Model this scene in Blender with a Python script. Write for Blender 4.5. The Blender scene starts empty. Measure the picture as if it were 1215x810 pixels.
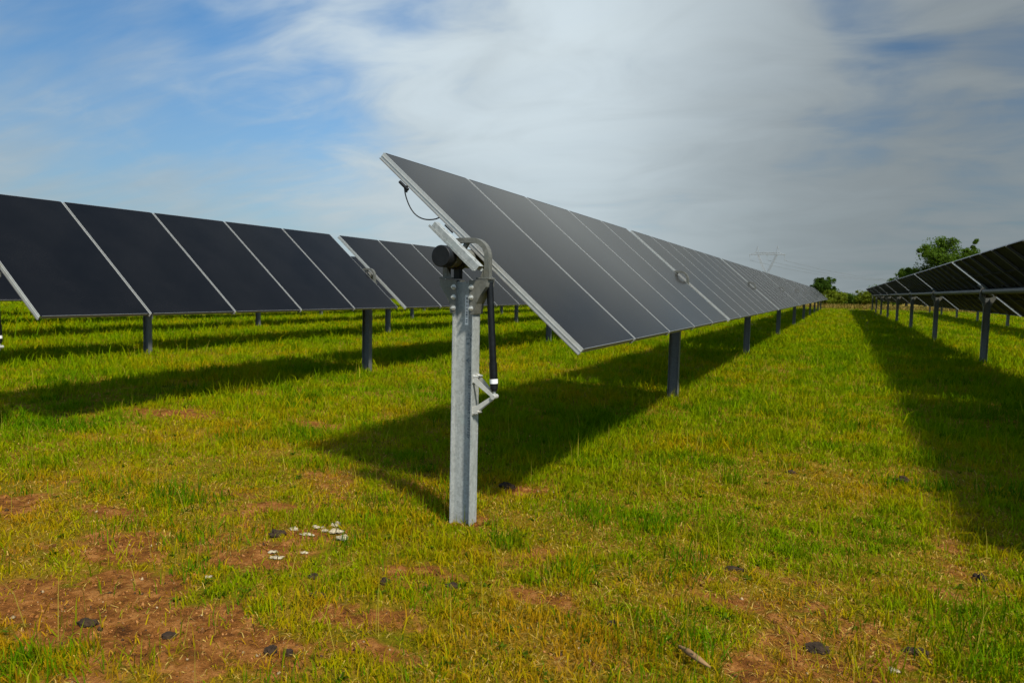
import bpy, bmesh, math, random
import numpy as np
from mathutils import Vector, Matrix, noise as mnoise

random.seed(7)
rng = np.random.default_rng(11)
SC = bpy.context.scene
COL = SC.collection
rad = math.radians

# ------------------------------------------------------------------ camera
CAM_H = 1.5686
YAW, PITCH, ROLL, FPX = 0.4338, -0.0735, 0.022, 840.05
_F = Vector((-math.sin(YAW)*math.cos(PITCH), math.cos(YAW)*math.cos(PITCH), math.sin(PITCH)))
_R = Vector((math.cos(YAW), math.sin(YAW), 0)); _U = _R.cross(_F)
_R2 = _R*math.cos(ROLL)+_U*math.sin(ROLL); _U2 = _U*math.cos(ROLL)-_R*math.sin(ROLL)
cd = bpy.data.cameras.new('camera'); cam = bpy.data.objects.new('camera', cd); COL.objects.link(cam)
M = Matrix.Identity(4)
for i in range(3):
    M[i][0] = _R2[i]; M[i][1] = _U2[i]; M[i][2] = -_F[i]
M[2][3] = CAM_H
cam.matrix_world = M
cd.sensor_width = 36; cd.lens = FPX/1215*36
cd.clip_start = 0.05; cd.clip_end = 6000
cd.dof.use_dof = True; cd.dof.focus_distance = 5.0; cd.dof.aperture_fstop = 4.0
SC.camera = cam

def ray(px, py):
    """world direction of a point of the photograph (used once, to aim the clouds and far trees)"""
    d = _F*FPX+_R2*(px-607.5)-_U2*(py-405)
    return d.normalized()

# ------------------------------------------------------------------ light
SUN = Vector((0.68, -0.44, 1.0)).normalized()
SUN_EL = math.asin(SUN.z); SUN_AZ = math.atan2(SUN.x, SUN.y)
ld = bpy.data.lights.new('sun', 'SUN'); ld.energy = 4.4; ld.angle = rad(4.5); ld.color = (1.0, 0.93, 0.80)
sun = bpy.data.objects.new('sun', ld); COL.objects.link(sun)
sun.rotation_euler = SUN.to_track_quat('Z', 'Y').to_euler()
sun.location = (20, -15, 30)
SC.view_settings.view_transform = 'Standard'; SC.view_settings.look = 'None'
SC.view_settings.gamma = 1; SC.view_settings.exposure = 0.5
SC.view_settings.use_curve_mapping = False
SC.cycles.max_bounces = 6; SC.cycles.diffuse_bounces = 3; SC.cycles.glossy_bounces = 4
SC.cycles.transmission_bounces = 3; SC.cycles.transparent_max_bounces = 4
SC.cycles.caustics_reflective = False; SC.cycles.caustics_refractive = False

# ------------------------------------------------------------------ node helpers
class NT:
    def __init__(s, tree):
        s.t = tree; s.n = tree.nodes; s.l = tree.links
    def node(s, typ, **kw):
        n = s.n.new(typ)
        for k, v in kw.items(): setattr(n, k, v)
        return n
    def put(s, sock, v):
        if v is None: return
        if isinstance(v, bpy.types.NodeSocket): s.l.new(v, sock)
        else:
            if hasattr(sock, 'default_value'):
                try: sock.default_value = v
                except Exception:
                    sock.default_value = tuple(v)+(1,)
    def math(s, op, a, b=None, c=None, clamp=False):
        n = s.node('ShaderNodeMath', operation=op, use_clamp=clamp)
        s.put(n.inputs[0], a); s.put(n.inputs[1], b); s.put(n.inputs[2], c)
        return n.outputs[0]
    def vmath(s, op, a, b=None, scale=None):
        n = s.node('ShaderNodeVectorMath', operation=op)
        s.put(n.inputs[0], a); s.put(n.inputs[1], b)
        if scale is not None: s.put(n.inputs['Scale'], scale)
        return n.outputs['Value'] if op in ('DOT_PRODUCT', 'LENGTH', 'DISTANCE') else n.outputs[0]
    def ss(s, v, a, b, lo=0.0, hi=1.0):
        n = s.node('ShaderNodeMapRange', interpolation_type='SMOOTHSTEP')
        s.put(n.inputs[0], v); n.inputs[1].default_value = a; n.inputs[2].default_value = b
        n.inputs[3].default_value = lo; n.inputs[4].default_value = hi
        return n.outputs[0]
    def mix(s, f, a, b, blend='MIX'):
        n = s.node('ShaderNodeMix', data_type='RGBA', blend_type=blend)
        s.put(n.inputs[0], f); s.put(n.inputs[6], a); s.put(n.inputs[7], b)
        return n.outputs[2]
    def noise(s, vec, scale, detail=4, rough=.55, dist=0.0, out=0):
        n = s.node('ShaderNodeTexNoise')
        s.put(n.inputs['Vector'], vec); n.inputs['Scale'].default_value = scale
        n.inputs['Detail'].default_value = detail; n.inputs['Roughness'].default_value = rough
        n.inputs['Distortion'].default_value = dist
        return n.outputs[out]
    def ramp(s, f, stops):
        n = s.node('ShaderNodeValToRGB'); e = n.color_ramp.elements
        while len(e) < len(stops): e.new(0.5)
        for k, (p, c) in enumerate(stops):
            e[k].position = p; e[k].color = tuple(c)+(1,) if len(c) == 3 else c
        s.put(n.inputs[0], f); return n.outputs[0]

# ------------------------------------------------------------------ world: hazy sky with high thin cloud
wd = bpy.data.worlds.new('World'); SC.world = wd; wd.use_nodes = True
w = NT(wd.node_tree); w.n.clear()
out = w.node('ShaderNodeOutputWorld'); bg = w.node('ShaderNodeBackground')
w.l.new(bg.outputs[0], out.inputs[0])
sky = w.node('ShaderNodeTexSky', sky_type='NISHITA'); sky.sun_disc = False
sky.sun_elevation = SUN_EL; sky.sun_rotation = SUN_AZ
sky.air_density = 1.0; sky.dust_density = 1.2; sky.ozone_density = 2.0; sky.altitude = 100
tc = w.node('ShaderNodeTexCoord'); D = tc.outputs['Generated']
sep = w.node('ShaderNodeSeparateXYZ'); w.l.new(D, sep.inputs[0])
zz = w.math('MAXIMUM', sep.outputs[2], 0.0)
den = w.math('ADD', zz, 0.20)
cmb = w.node('ShaderNodeCombineXYZ')
w.put(cmb.inputs[0], w.math('DIVIDE', sep.outputs[0], den)); w.put(cmb.inputs[1], w.math('DIVIDE', sep.outputs[1], den))
P = cmb.outputs[0]
def mapped(rot, sc, loc=(0, 0, 0)):
    m = w.node('ShaderNodeMapping'); w.put(m.inputs[0], P)
    m.inputs['Location'].default_value = loc; m.inputs['Rotation'].default_value = (0, 0, rot); m.inputs['Scale'].default_value = sc
    return m.outputs[0]
warp = w.noise(D, 2.6, 4, .55, 0, 1)
DW = w.vmath('ADD', D, w.vmath('SCALE', w.vmath('SUBTRACT', warp, (.5, .5, .5)), scale=.26))
def blob(px, py, r0, r1, amp, warped=True):
    """a wide bank (or clearing) of high cloud centred on one direction of the sky, with a ragged edge"""
    d = ray(px, py)
    v = w.vmath('DOT_PRODUCT', w.vmath('NORMALIZE', DW) if warped else D, tuple(d))
    return w.ss(v, math.cos(rad(r1)), math.cos(rad(r0)), 0.0, amp)
def total(*xs):
    s = xs[0]
    for x_ in xs[1:]: s = w.math('ADD', s, x_)
    return s
big = w.noise(mapped(0.5, (0.9, 0.9, 1), (3.1, 1.7, 0)), 1.0, 3, .5, .8)
streak = w.noise(mapped(0.75, (0.55, 2.0, 1), (0.4, 2.0, 0)), 2.0, 6, .52, .5)
fine = w.noise(mapped(0.80, (0.9, 5.0, 1), (4.4, 1.0, 0)), 3.0, 5, .55, .35)
wisp = w.noise(mapped(0.2, (1.2, 1.7, 1), (7.0, 5.0, 0)), 1.9, 5, .52, .9)
# thin veil of cirrus everywhere
veil = total(w.math('MULTIPLY', streak, .85), w.math('MULTIPLY', fine, .30), w.math('MULTIPLY', big, .35), -0.52,
             blob(330, 80, 1, 12, -.22), blob(140, 70, 1, 11, -.26), blob(470, 150, 1, 9, -.20), blob(380, 25, 0, 7, .14), blob(230, 30, 0, 7, .14), blob(40, 0, 0, 9, .10),
             blob(90, 200, 2, 15, .18), blob(330, 215, 2, 13, .14), blob(450, 230, 2, 10, .12))
veil = w.ss(veil, .04, .72, 0.04, .76)
# thicker bank ahead and to the right
bank = total(w.math('MULTIPLY', wisp, 1.15), w.math('MULTIPLY', big, .45), w.math('MULTIPLY', fine, .15), -.90,
             blob(740, 60, 4, 34, .46), blob(600, 190, 2, 14, .28), blob(880, 215, 2, 13, .30), blob(1150, 120, 4, 28, .36),
             blob(975, 105, 0, 8, -.30), blob(950, 170, 0, 7, -.22), blob(800, 215, 0, 6, -.28), blob(650, 165, 0, 5, .14), blob(745, 185, 0, 4, .12), blob(1010, 10, 0, 6, -.1), blob(640, 5, 0, 9, .18), blob(850, 90, 1, 7, .14))
bank = w.ss(bank, -.06, .66)
cover = w.math('SUBTRACT', 1.0, w.math('MULTIPLY', w.math('SUBTRACT', 1.0, veil), w.math('SUBTRACT', 1.0, w.math('MULTIPLY', bank, .93))))
shade = total(w.math('MULTIPLY', wisp, 0.6), w.math('MULTIPLY', big, 0.4))
shade = w.ss(shade, 0.34, 0.66, 0.88, 1.06)
dark = w.math('SUBTRACT', 1.0, blob(1360, 180, 4, 38, 0.52, False))
dark = w.math('MULTIPLY', dark, w.math('SUBTRACT', 1.0, blob(-260, 360, 4, 40, 0.22, False)))
bright = w.math('ADD', 1.0, blob(690, 20, 2, 28, 0.10, False))
lum = w.math('MULTIPLY', w.math('MULTIPLY', shade, dark), bright)
# unseen cloud glow around the sun and overhead, added to lift the shadows
fill_glow = w.math('MAXIMUM', w.vmath('DOT_PRODUCT', D, tuple(SUN)), 0.0)
fill_glow = w.math('ADD', w.ss(fill_glow, .25, 1.0, 0.0, 3.6), 1.0)
lum = w.math('MULTIPLY', lum, fill_glow)
cloud = w.vmath('SCALE', (3.22, 3.68, 3.90), scale=lum)
skyc = w.vmath('MULTIPLY', sky.outputs[0], (0.37, 0.66, 0.83))
skyc = w.vmath('SCALE', skyc, scale=dark)
haze = w.ss(sep.outputs[2], -0.02, 0.34, 0.62, 0.0)
hazec = w.vmath('SCALE', (2.45, 2.90, 3.08), scale=dark)
c1 = w.mix(cover, skyc, cloud)
c2 = w.mix(haze, c1, hazec)
w.l.new(c2, bg.inputs[0]); bg.inputs[1].default_value = 0.125

# ------------------------------------------------------------------ materials
def mat(name, build):
    m = bpy.data.materials.new(name); m.use_nodes = True
    t = NT(m.node_tree); t.n.clear()
    o = t.node('ShaderNodeOutputMaterial'); p = t.node('ShaderNodeBsdfPrincipled')
    t.l.new(p.outputs[0], o.inputs[0])
    build(t, p, o); return m
def simple(name, col, rough=.5, metal=0.0, nscale=30, namp=.15, spec=.5, bump=0.0):
    def b(t, p, o):
        tc = t.node('ShaderNodeTexCoord'); n = t.noise(tc.outputs['Object'], nscale, 5, .6)
        lo = tuple(c*(1-namp) for c in col); hi = tuple(min(1, c*(1+namp)) for c in col)
        t.put(p.inputs['Base Color'], t.ramp(n, ((.3, lo), (.7, hi))))
        t.put(p.inputs['Roughness'], t.ss(n, .3, .7, rough-.06, rough+.08))
        p.inputs['Metallic'].default_value = metal; p.inputs['Specular IOR Level'].default_value = spec
        if bump:
            bn = t.node('ShaderNodeBump'); bn.inputs['Strength'].default_value = bump; bn.inputs['Distance'].default_value = .004
            t.put(bn.inputs['Height'], n); t.l.new(bn.outputs[0], p.inputs['Normal'])
    return mat(name, b)

def galv(t, p, o, base=(.245, .258, .248), streaks=True):
    tc = t.node('ShaderNodeTexCoord'); O = tc.outputs['Object']
    v = t.node('ShaderNodeTexVoronoi'); t.put(v.inputs['Vector'], O); v.inputs['Scale'].default_value = 70
    sepc = t.node('ShaderNodeSeparateColor'); t.l.new(v.outputs['Color'], sepc.inputs[0])
    sp = sepc.outputs[0]
    m = t.node('ShaderNodeMapping'); t.put(m.inputs[0], O); m.inputs['Scale'].default_value = (9, 9, 1.3)
    n = t.noise(m.outputs[0], 3.0, 6, .65)
    n2 = t.noise(O, 12, 4, .6)
    f = t.math('ADD', t.math('MULTIPLY', n, .7), t.math('MULTIPLY', sp, .26)); f = t.math('ADD', f, t.math('MULTIPLY', n2, .16))
    c = t.ramp(f, ((.30, tuple(x*.74 for x in base)), (.52, base), (.78, tuple(min(1, x*1.32) for x in base))))
    # verdigris-like zinc tint in blotches
    g = t.ss(t.noise(O, 5, 3, .5), .55, .72, 0, .35)
    c = t.mix(g, c, (base[0]*.72, base[1]*.98, base[2]*.93, 1))
    t.put(p.inputs['Base Color'], c)
    p.inputs['Metallic'].default_value = .12; p.inputs['Specular IOR Level'].default_value = .35
    t.put(p.inputs['Roughness'], t.ss(f, .3, .8, .40, .62))
    bn = t.node('ShaderNodeBump'); bn.inputs['Strength'].default_value = .12; bn.inputs['Distance'].default_value = .002
    t.put(bn.inputs['Height'], f); t.l.new(bn.outputs[0], p.inputs['Normal'])
M_GALV = mat('galvanized_steel', galv)
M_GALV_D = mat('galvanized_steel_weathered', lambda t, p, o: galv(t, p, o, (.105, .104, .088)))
M_GALV_N = mat('galvanized_steel_end_post', lambda t, p, o: galv(t, p, o, (.27, .285, .275)))
M_GALV_P = mat('galvanized_steel_shaded', lambda t, p, o: galv(t, p, o, (.10, .105, .102)))  # same post steel darkened: shade under the panels put into the colour
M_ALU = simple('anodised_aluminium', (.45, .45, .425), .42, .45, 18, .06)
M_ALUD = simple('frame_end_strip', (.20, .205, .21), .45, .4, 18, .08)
M_BLACK = simple('black_plastic', (.006, .0065, .007), .5, 0, 40, .25, .25)
M_DAMP = simple('black_damper_paint', (.005, .0055, .006), .36, 0, 25, .3, .25)
M_WHITE = simple('white_label', (.72, .72, .70), .6, 0, 60, .08)
M_BRKT = simple('zinc_bracket', (.42, .42, .385), .45, .3, 30, .12)
M_BOLT = simple('bolt_steel', (.50, .50, .47), .35, .6, 60, .2)
M_INK = simple('stencil_ink', (.09, .12, .14), .7, 0, 90, .3)
M_BACK = simple('panel_back_glass', (.012, .013, .012), .6, 0, 6, .2, .12)
M_ALUI = simple('frame_underside_shaded', (.115, .115, .108), .5, .4, 18, .1)  # frame aluminium darkened, underside shade painted into the colour

def glass(t, p, o):
    tc = t.node('ShaderNodeTexCoord'); O = tc.outputs['Object']
    info = t.node('ShaderNodeObjectInfo')
    n = t.noise(O, 1.4, 4, .6); n2 = t.noise(O, 60, 3, .6)
    c = t.ramp(n, ((.3, (.0035, .0042, .0058)), (.7, (.0055, .0062, .0080))))
    dust = t.math('MULTIPLY', t.ss(n2, .45, .8), t.ss(n, .35, .75))
    c = t.mix(t.math('MULTIPLY', dust, .03), c, (.20, .16, .11, 1))
    bn = t.node('ShaderNodeBump'); bn.inputs['Strength'].default_value = .05; bn.inputs['Distance'].default_value = .01
    t.put(bn.inputs['Height'], t.noise(O, 1.1, 2, .5))
    t.n.remove(p)
    df = t.node('ShaderNodeBsdfDiffuse'); t.put(df.inputs[0], c)
    gl = t.node('ShaderNodeBsdfGlossy'); gl.inputs[0].default_value = (1.0, .93, .84, 1)
    t.put(gl.inputs['Roughness'], t.math('ADD', t.ss(n, .3, .7, .09, .14), t.math('MULTIPLY', info.outputs['Random'], .03)))
    t.l.new(bn.outputs[0], gl.inputs['Normal'])
    # anti-reflection coated glass: little reflection face on, a strong one at grazing angles
    fr = t.node('ShaderNodeFresnel'); fr.inputs['IOR'].default_value = 1.11
    mx = t.node('ShaderNodeMixShader'); t.put(mx.inputs[0], t.math('MINIMUM', t.math('MULTIPLY', fr.outputs[0], 1.75), .42))
    t.l.new(df.outputs[0], mx.inputs[1]); t.l.new(gl.outputs[0], mx.inputs[2]); t.l.new(mx.outputs[0], o.inputs[0])
M_GLASS = mat('thin_film_glass', glass)

# ------------------------------------------------------------------ mesh builder
class MB:
    def __init__(s): s.v = []; s.f = []; s.m = []; s.mats = []; s.sm = []
    def mi(s, m):
        if m not in s.mats: s.mats.append(m)
        return s.mats.index(m)
    def add(s, vs, fs, m, smooth=False):
        o = len(s.v); s.v += [tuple(v) for v in vs]; k = s.mi(m)
        for f in fs: s.f.append(tuple(i+o for i in f)); s.m.append(k); s.sm.append(smooth)
    def box(s, a, b, m, bev=0.0):
        x0, y0, z0 = a; x1, y1, z1 = b
        if bev <= 0:
            vs = [(x, y, z) for x in (x0, x1) for y in (y0, y1) for z in (z0, z1)]
            s.add(vs, [(0, 1, 3, 2), (4, 6, 7, 5), (0, 4, 5, 1), (2, 3, 7, 6), (0, 2, 6, 4), (1, 5, 7, 3)], m)
        else:
            bm = bmesh.new(); bmesh.ops.create_cube(bm, size=1)
            for v in bm.verts: v.co = Vector(((x0+x1)/2+v.co.x*(x1-x0), (y0+y1)/2+v.co.y*(y1-y0), (z0+z1)/2+v.co.z*(z1-z0)))
            bmesh.ops.bevel(bm, geom=bm.edges[:], offset=bev, segments=2, profile=.5, affect='EDGES')
            s.bm(bm, m)
    def bm(s, bm, m, smooth=False, mtx=None):
        bm.verts.index_update()
        s.add([(mtx @ v.co if mtx else v.co) for v in bm.verts], [[v.index for v in f.verts] for f in bm.faces], m, smooth); bm.free()
    def tube(s, pts, r, m, n=12, caps=True, radii=None):
        pts = [Vector(p) for p in pts]; rings = []; o = []
        up = None
        for i, p in enumerate(pts):
            t = (pts[min(i+1, len(pts)-1)]-pts[max(i-1, 0)]).normalized()
            if up is None: up = Vector((0, 0, 1)) if abs(t.z) < .9 else Vector((1, 0, 0))
            a = t.cross(up).normalized(); b = a.cross(t).normalized(); up = b
            rr = radii[i] if radii else r
            rings.append([p+a*rr*math.cos(2*math.pi*k/n)+b*rr*math.sin(2*math.pi*k/n) for k in range(n)])
        vs = [v for R in rings for v in R]; fs = []
        for i in range(len(pts)-1):
            for k in range(n):
                fs.append((i*n+k, i*n+(k+1) % n, (i+1)*n+(k+1) % n, (i+1)*n+k))
        s.add(vs, fs, m, True)
        if caps:
            s.add(rings[0], [tuple(range(n))], m); s.add(rings[-1], [tuple(reversed(range(n)))], m)
    def prism(s, poly, y0, y1, m):
        """polygon in XZ extruded along Y"""
        n = len(poly); vs = [(x, y0, z) for x, z in poly]+[(x, y1, z) for x, z in poly]
        fs = [tuple(range(n)), tuple(reversed(range(n, 2*n)))]+[(i, i+n, (i+1) % n+n, (i+1) % n) for i in range(n)]
        s.add(vs, fs, m)
    def mesh(s, name):
        me = bpy.data.meshes.new(name); me.from_pydata(s.v, [], s.f)
        for m in s.mats: me.materials.append(m)
        me.polygons.foreach_set('material_index', s.m); me.polygons.foreach_set('use_smooth', s.sm); me.update()
        bm = bmesh.new(); bm.from_mesh(me); bmesh.ops.recalc_face_normals(bm, faces=bm.faces[:]); bm.to_mesh(me); bm.free()
        return me
    def build(s, name, parent=None):
        o = bpy.data.objects.new(name, s.mesh(name)); COL.objects.link(o)
        if parent: o.parent = parent
        return o
def link(name, me, parent=None, loc=(0, 0, 0), rot=(0, 0, 0)):
    o = bpy.data.objects.new(name, me); COL.objects.link(o); o.parent = parent; o.location = loc; o.rotation_euler = rot; return o
def tag(o, label, cat, group=None, kind=None):
    if label: o['label'] = label
    if cat: o['category'] = cat
    if group: o['group'] = group
    if kind: o['kind'] = kind
    return o
def empty(name, loc=(0, 0, 0)):
    o = bpy.data.objects.new(name, None); COL.objects.link(o); o.location = loc; o.empty_display_size = .2; return o

# ------------------------------------------------------------------ ground
def vnoise(x, y, seed=0):
    xi = np.floor(x).astype(np.int64); yi = np.floor(y).astype(np.int64); fx = x-xi; fy = y-yi
    fx = fx*fx*(3-2*fx); fy = fy*fy*(3-2*fy)
    def h(a, b):
        n = (a*374761393+b*668265263+seed*982451653) & 0xffffffff
        n = ((n ^ (n >> 13))*1274126177) & 0xffffffff
        n = n ^ (n >> 16)
        return (n & 0xffff)/65535.0
    return (h(xi, yi)*(1-fx)+h(xi+1, yi)*fx)*(1-fy)+(h(xi, yi+1)*(1-fx)+h(xi+1, yi+1)*fx)*fy
def fbm(x, y, sc, oct=4, seed=0):
    s = 0; a = .5; t = 0
    for k in range(oct):
        s = s+a*vnoise(x*sc+17.3*k, y*sc-9.1*k, seed+k); t += a; a *= .55; sc *= 2.05
    return s/t
# bare red-soil patches: x, y, radius along x / along y, strength
BARE = [(-3.05, 2.05, .75, .30, 1.0), (-2.45, 2.20, .55, .22, .95), (-3.80, 2.72, .42, .22, .95), (-4.5, 3.2, .40, .22, .85),
        (-3.3, 2.4, .35, .18, .9), (-5.3, 2.9, .5, .3, .85), (-3.64, 3.63, .28, .16, .75), (-7.2, 5.95, .62, .20, 1.0),
        (-6.7, 6.2, .3, .12, .7), (-7.56, 7.5, .7, .14, .7), (-5.35, 6.26, .5, .16, 1.0), (-2.25, 4.95, .28, .16, .9),
        (-1.24, 3.22, .16, .10, .8), (-.2, 4.12, .30, .16, .55), (.5, 4.3, .40, .16, .6), (.05, 3.45, .26, .13, .55), (-2.2, 4.02, .16, .14, .8),
        (-1.95, 2.75, .35, .18, .55), (-2.0, 3.25, .3, .14, .6), (-.95, 2.85, .3, .12, .55), (.55, 3.2, .3, .1, .5), (-2.24, 10.5, .14, .12, .8),
        (-2.9, 3.35, .30, .16, .55), (-1.7, 2.45, .3, .12, .5), (-.75, 7.4, .3, .3, .4), (-9.2, 7.9, .8, .2, .5), (-.7, 9.5, .5, .4, .45), (-1.0, 16, .8, .8, .4)]
def bare(x, y):
    wx = x+.55*(fbm(x, y, 1.7, 4, 3)-.5); wy = y+.45*(fbm(x, y, 2.1, 4, 8)-.5)
    b = np.zeros_like(x)
    for cx, cy, rx, ry, s in BARE:
        d = ((wx-cx)/rx)**2+((wy-cy)/ry)**2
        b = np.maximum(b, s*.90*np.exp(-(d**1.15)*.95))
    r = np.hypot(x, y)
    gen = np.clip((fbm(x, y, 1.3, 5, 21)-.57)*3.0, 0, .55)*np.clip(1.25-r/11, .15, 1)
    near = np.clip(1-(r-2.0)/4.0, 0, 1)*np.clip((-x+.4)/3.0, 0, 1)*.30
    b = np.maximum(b, gen)+near*(.4+fbm(x, y, 3.1, 3, 5))
    return np.clip(b+(fbm(x, y, 7.0, 3, 15)-.5)*.75*np.clip(b*2.5, 0, 1), 0, 1)
def gz(x, y):
    r = np.hypot(x, y)
    a = np.clip(1.4-r/14, .0, 1)
    return ((fbm(x, y, .8, 3, 40)-.5)*.07+(fbm(x, y, 5.5, 3, 44)-.5)*.022)*a-.004
def axis(c, fine, step, g, lim):
    a = list(np.arange(-fine, fine+1e-6, step)); s = step
    while a[-1] < lim: s *= g; a.append(a[-1]+s)
    s = step; b = []; q = -fine
    while q > -lim: s *= g; q -= s; b.append(q)
    return np.array(b[::-1]+a)+c
gx = axis(-2.5, 5.0, .05, 1.09, 2500); gy = axis(5.0, 4.6, .05, 1.09, 3000)
X, Y = np.meshgrid(gx, gy); Z = gz(X, Y)
nx, ny = len(gx), len(gy)
me = bpy.data.meshes.new('ground')
me.vertices.add(nx*ny); me.vertices.foreach_set('co', np.stack([X, Y, Z], -1).astype(np.float32).ravel())
ii = (np.arange(ny-1)[:, None]*nx+np.arange(nx-1)[None, :]).ravel()
quads = np.stack([ii, ii+1, ii+nx+1, ii+nx], 1).astype(np.int32)
me.loops.add(quads.size); me.loops.foreach_set('vertex_index', quads.ravel())
me.polygons.add(len(quads)); me.polygons.foreach_set('loop_start', np.arange(0, quads.size, 4, dtype=np.int32))
me.polygons.foreach_set('use_smooth', np.ones(len(quads), bool))
me.update(calc_edges=True)
at = me.attributes.new('bare', 'FLOAT', 'POINT'); at.data.foreach_set('value', bare(X, Y).astype(np.float32).ravel())
def ground_mat(t, p, o):
    tc = t.node('ShaderNodeTexCoord'); O = tc.outputs['Object']
    a = t.node('ShaderNodeAttribute', attribute_name='bare').outputs['Fac']
    n1 = t.noise(O, 9, 6, .62); n2 = t.math('ADD', t.math('MULTIPLY', t.noise(O, 45, 5, .6), .55), t.math('MULTIPLY', t.noise(O, 150, 4, .6), .45)); n3 = t.noise(O, .35, 5, .55); n4 = t.noise(O, 2.2, 5, .6)
    soil = t.ramp(t.math('ADD', t.math('MULTIPLY', n1, .6), t.math('MULTIPLY', n2, .4)),
                  ((.38, (.055, .020, .005)), (.5, (.180, .066, .013)), (.61, (.31, .135, .036))))
    thatch = t.ramp(t.math('ADD', t.math('MULTIPLY', n2, .65), t.math('MULTIPLY', n4, .35)),
                    ((.36, (.050, .026, .002)), (.5, (.170, .095, .006)), (.62, (.30, .175, .022))))
    green = t.ramp(t.math('ADD', t.math('MULTIPLY', n2, .5), t.math('MULTIPLY', t.math('ADD', n3, n4), .25)),
                   ((.36, (.055, .066, .001)), (.5, (.115, .112, .002)), (.64, (.185, .145, .004))))
    m = t.math('ADD', t.math('MULTIPLY', n4, .6), t.math('MULTIPLY', n1, .5))
    gcol = t.mix(t.ss(m, .40, .66, .25, .75), green, thatch)
    geo = t.node('ShaderNodeNewGeometry'); dist = t.vmath('LENGTH', geo.outputs['Position'])
    gcol = t.mix(t.ss(dist, 9, 30), gcol, green)
    # dry ground beyond the end of the rows
    sepp = t.node('ShaderNodeSeparateXYZ'); t.l.new(geo.outputs['Position'], sepp.inputs[0])
    yy = t.math('ADD', sepp.outputs[1], t.math('MULTIPLY', n3, 14))
    gcol = t.mix(t.ss(yy, 98, 106, 0, .8), gcol, (.155, .105, .020, 1))
    bb = t.ss(t.math('ADD', a, t.math('MULTIPLY', t.math('SUBTRACT', n1, .5), .9)), .30, .62)
    t.put(p.inputs['Base Color'], t.mix(bb, gcol, soil))
    p.inputs['Roughness'].default_value = .95; p.inputs['Specular IOR Level'].default_value = .05
    bn = t.node('ShaderNodeBump'); bn.inputs['Strength'].default_value = .9; bn.inputs['Distance'].default_value = .03
    t.put(bn.inputs['Height'], t.math('ADD', n2, n1)); t.l.new(bn.outputs[0], p.inputs['Normal'])
me.materials.append(mat('red_soil_and_turf', ground_mat))
g = bpy.data.objects.new('ground', me); COL.objects.link(g); g['kind'] = 'structure'

# ------------------------------------------------------------------ grass
def leaf_mat(name, trans=.30):
    def b(t, p, o):
        c = t.node('ShaderNodeVertexColor', layer_name='tint').outputs[0]
        t.n.remove(p)
        d = t.node('ShaderNodeBsdfDiffuse'); t.put(d.inputs[0], c)
        tr = t.node('ShaderNodeBsdfTranslucent'); t.put(tr.inputs[0], t.mix(1.0, c, (1.25, 1.2, .3, 1), 'MULTIPLY'))
        m1 = t.node('ShaderNodeMixShader'); m1.inputs[0].default_value = trans
        t.l.new(d.outputs[0], m1.inputs[1]); t.l.new(tr.outputs[0], m1.inputs[2])
        gl = t.node('ShaderNodeBsdfGlossy'); gl.inputs['Roughness'].default_value = .45; gl.inputs[0].default_value = (.5, .5, .2, 1)
        m2 = t.node('ShaderNodeMixShader'); m2.inputs[0].default_value = .002
        t.l.new(m1.outputs[0], m2.inputs[1]); t.l.new(gl.outputs[0], m2.inputs[2]); t.l.new(m2.outputs[0], o.inputs[0])
    return mat(name, b)
M_GRASS = leaf_mat('grass_blades'); M_STRAW = leaf_mat('dry_grass_blades', .15)
def blades(name, x, y, h, wd_, lean, az, col, material, z0=None, seg=True):
    """numpy: one bent blade (quad + tip triangle) per entry"""
    n = len(x); z = gz(x, y)-.004 if z0 is None else z0
    face = rng.uniform(0, 2*np.pi, n); sx, sy = np.cos(face)*wd_*.5, np.sin(face)*wd_*.5
    lx, ly = np.cos(az)*lean*h, np.sin(az)*lean*h
    hm = h*.58; b = np.stack
    v = np.empty((n, 5, 3), np.float32)
    v[:, 0] = b([x-sx, y-sy, z], -1); v[:, 1] = b([x+sx, y+sy, z], -1)
    mx, my = x+lx*.36, y+ly*.36
    v[:, 2] = b([mx+sx*.8, my+sy*.8, z+hm], -1); v[:, 3] = b([mx-sx*.8, my-sy*.8, z+hm], -1)
    droop = h*np.clip(1-.38*lean**1.5, .15, 1)
    v[:, 4] = b([x+lx, y+ly, z+np.maximum(droop, .25*h)], -1)
    base = (np.arange(n)*5)[:, None]
    me = bpy.data.meshes.new(name)
    me.vertices.add(n*5); me.vertices.foreach_set('co', v.ravel())
    li = np.concatenate([base+np.array([0, 1, 2, 3]), base+np.array([3, 2, 4])], 1).astype(np.int32).ravel()
    me.loops.add(n*7); me.loops.foreach_set('vertex_index', li)
    me.polygons.add(n*2)
    st = (np.arange(n)*7)[:, None]+np.array([0, 4]); me.polygons.foreach_set('loop_start', st.astype(np.int32).ravel())
    me.update(calc_edges=True)
    ca = me.color_attributes.new('tint', 'FLOAT_COLOR', 'POINT')
    cc = np.ones((n, 5, 4), np.float32); cc[:, :, :3] = col[:, None, :]
    ca.data.foreach_set('color', cc.ravel())
    me.materials.append(material)
    o = bpy.data.objects.new(name, me); COL.objects.link(o); return o
def scatter(n, rmin, rmax, r0, half):
    """ground points around the camera position, density ~ 1 inside r0 and 1/r^2 beyond"""
    a0 = (r0**2-rmin**2)/2; a1 = r0**2*math.log(rmax/r0)
    k = rng.random(n)*(a0+a1)
    r = np.where(k < a0, np.sqrt(rmin**2+2*np.minimum(k, a0)), r0*np.exp(np.maximum(k-a0, 0)/r0**2))
    th = rng.uniform(-half, half, n)+YAW
    return -np.sin(th)*r, np.cos(th)*r, r
POSTS_XY = [(-2.218, 4.07), (-2.218, 10.555), (-7.896, 10.555)]
N = 900000
x, y, r = scatter(N, 1.0, 112, 4.6, rad(52))
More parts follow.
